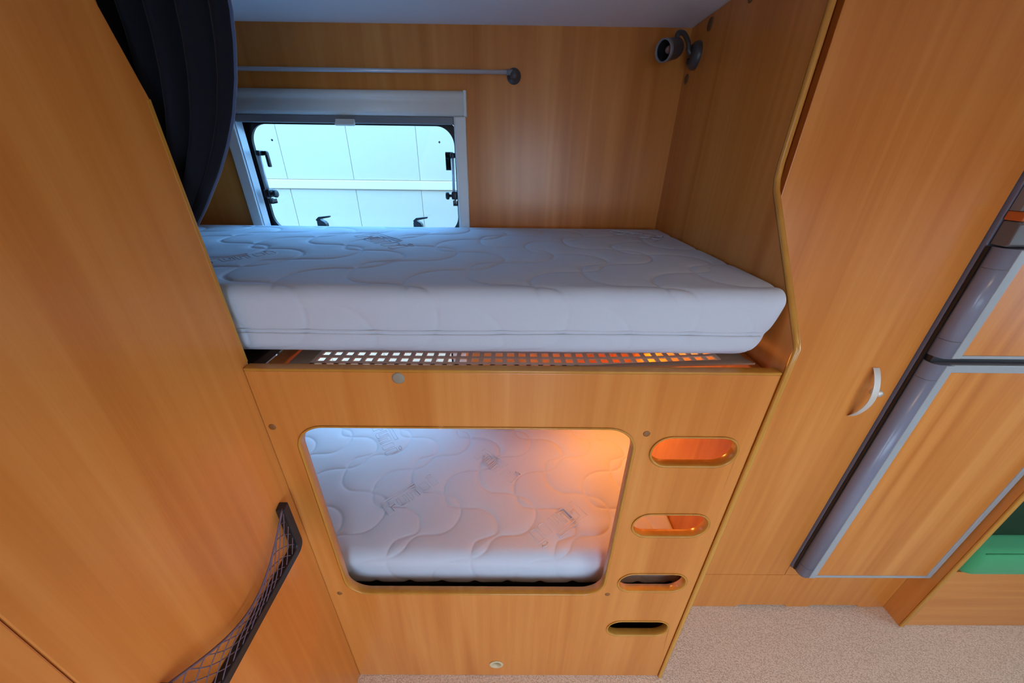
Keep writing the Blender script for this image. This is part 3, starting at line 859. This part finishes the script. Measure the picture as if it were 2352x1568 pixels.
# ------------------------------------------------------------------ refrigerator
def fridge():
    x0, x1 = 1.050, 1.521
    yf = 0.760; yb = YW - .001
    t = thing('refrigerator', (1.285, 0.79, 0.27), 'built-in refrigerator with grey frame and beech door panels', 'refrigerator')
    B().box(x0, x1, YW - .006, YW + .012, 0.27, 1.79).build('surround', 'fridge', t)
    def doorset(nm, z0, z1, top):
        # hollow-looking frame: left grip profile, right strip, bottom and top strips around a wood panel
        lw, rw, bw, tw = .046, .018, .020 if z0 < .5 else .016, .022 if z0 < .5 else .026
        d = B().box(x0 + .006, x1 - .001, yf + .010, YW - .010, z0, z1).build(nm, 'fridge', t)
        prof = [(x0 + .004, YW - .010), (x0 + .002, YW - .020), (x0 + .002, yf + .020), (x0 + .004, yf + .011), (x0 + .009, yf + .004), (x0 + .016, yf), (x0 + lw - .006, yf - .001), (x0 + lw, yf + .002), (x0 + lw, yf + .0095), (x0 + .010, yf + .012)]
        B().prism([(a, c) for a, c in prof], 'Z', z0, z1, True).build('grip_profile', 'fridge', d)
        for zj in (z0 + .045, z1 - .045):
            B().prism([(a - .0006, c - .0006) for a, c in prof[1:7]] + [(x0 + .030, yf + .004)], 'Z', zj, zj + .0012, True).build('profile_joint', 'panelgrey', d)
        bevel(B().box(x0 + .030, x0 + lw + .006, yf - .0025, yf + .006, z0 + .001, z1 - .001).build('side_strip', 'fridgefront', d), .002)
        bevel(B().box(x1 - rw, x1, yf, yf + .0095, z0, z1).build('side_strip', 'fridgefront', d), .002)
        bevel(B().box(x0 + lw, x1 - rw, yf, yf + .0095, z0, z0 + bw * .55).build('edge_strip', 'fridgefront', d), .002)
        bevel(B().box(x0 + lw, x1 - rw, yf, yf + .0095, z1 - tw, z1).build('edge_strip', 'fridgefront', d), .002)
        B().box(x0 + lw + .004, x1 - rw, yf + .003, yf + .0099, z0 + bw * .55, z1 - tw).build('door_panel', 'wood', d)
        return d
    a = doorset('lower_door', 0.276, 1.160, True)
    c = doorset('freezer_door', 1.178, 1.444, False)
    bevel(B().box(x0 + .006, x1 - .001, yf + .016, YW - .010, 1.1605, 1.1775).build('door_gap', 'black', t), .001)
    bevel(B().box(1.158, 1.170, yf + .001, yf + .012, 1.150, 1.157).build('latch', 'black', a), .001)
    for xx, z in ((x0 + .0005, 1.4), ):
        B().box(x0 - .0005, x0 + .0035, YW - .0155, YW - .0095, 0.276, 1.444).build('door_seal', 'rubber', t)
    cp = B().prism([(yf + .010, 1.447), (yf + .004, 1.452), (yf + .006, 1.492), (yf + .012, 1.498), (YW - .008, 1.498), (YW - .008, 1.447)], 'X', x0 + .004, x1).build('control_panel', 'panelgrey', t)
    bevel(cp, .003)
    bevel(B().box(x0 + .002, x1, yf + .006, YW - .008, 1.499, 1.517).build('stripe', 'orange', t), .002)
    # ribbed grille above
    g = B().box(x0 + .004, x1, yf + .020, YW - .008, 1.518, 1.785).build('grille', 'greylight', t)
    for k in range(14):
        xx = x0 + .010 + k * .036
        if xx + .028 < x1: B().box(xx, xx + .028, yf + .010, yf + .0205, 1.520, 1.783, .004).build('rib', 'fridgefront', g)
fridge()

# ------------------------------------------------------------------ bench at the right
def bench():
    xa = 1.526
    t = thing('bench_end_panel', (1.536, 0.78, 0), 'upright beech wood end panel between refrigerator and green seat', 'panel')
    B().box(xa, xa + .016, 0.742, YB - .002, 0.001, 1.10).build('board', 'wood', t)
    bevel(B().box(xa - .0005, xa + .0165, 0.735, 0.742, 0.001, 1.10).build('edge_trim', 'trim', t), .0025)
    b = thing('bench_box', (2.05, 1.0, 0), 'beech wood seat box under the green cushion', 'bench')
    bevel(B().box(xa + .018, XE - .002, 0.742, 0.760, 0.001, 0.345).build('front_board', 'wood_h', b), .0015)
    B().box(xa + .018, XE - .002, 0.761, YB - .002, 0.328, 0.345).build('seat_board', 'wood', b)
    c = thing('seat_cushion', (2.05, 1.0, 0.346), 'bright green seat cushion on the wooden bench box', 'cushion')
    s_ = B().box(1.549, XE - .01, 0.722, 1.18, 0.346, 0.470, .030).build('cushion', 'green', c)
    B().tube([(1.575, 0.7305, 0.4615), (XE - .04, 0.7305, 0.4615)], .002, 8).build('piping', 'green', s_)
    d = thing('back_cushion', (2.05, 0.84, 0.471), 'green back cushion in painted shade behind the seat cushion', 'cushion')
    B().box(1.549, XE - .01, 0.778, 0.90, 0.472, 0.92, .030).build('cushion', 'shadedgreen', d)
bench()

# ------------------------------------------------------------------ unseen fill lamp added to warm the floor and wardrobe
def added_fill_lamp():
    c = (1.0, -0.25)
    t = thing('added_fill_lamp', (*c, ZC), 'added unseen fill lamp on the ceiling for warm light', 'lamp')
    bevel(B().box(c[0] - .26, c[0] + .26, c[1] - .06, c[1] + .06, ZC - .022, ZC - .0005).build('housing', 'white', t), .004)
    d = B().box(c[0] - .24, c[0] + .24, c[1] - .045, c[1] + .045, ZC - .030, ZC - .0225, .003).build('diffuser', emat('fill_lamp_diffuser', (1.0, 0.72, 0.46), 3.0), t)
    l = area_light('added_fill_lamp_light', (0, 0, -.034), (0, 0, -1), 0.46, 0.08, 3.5, (1.0, 0.70, 0.42))
    l.parent = t
added_fill_lamp()
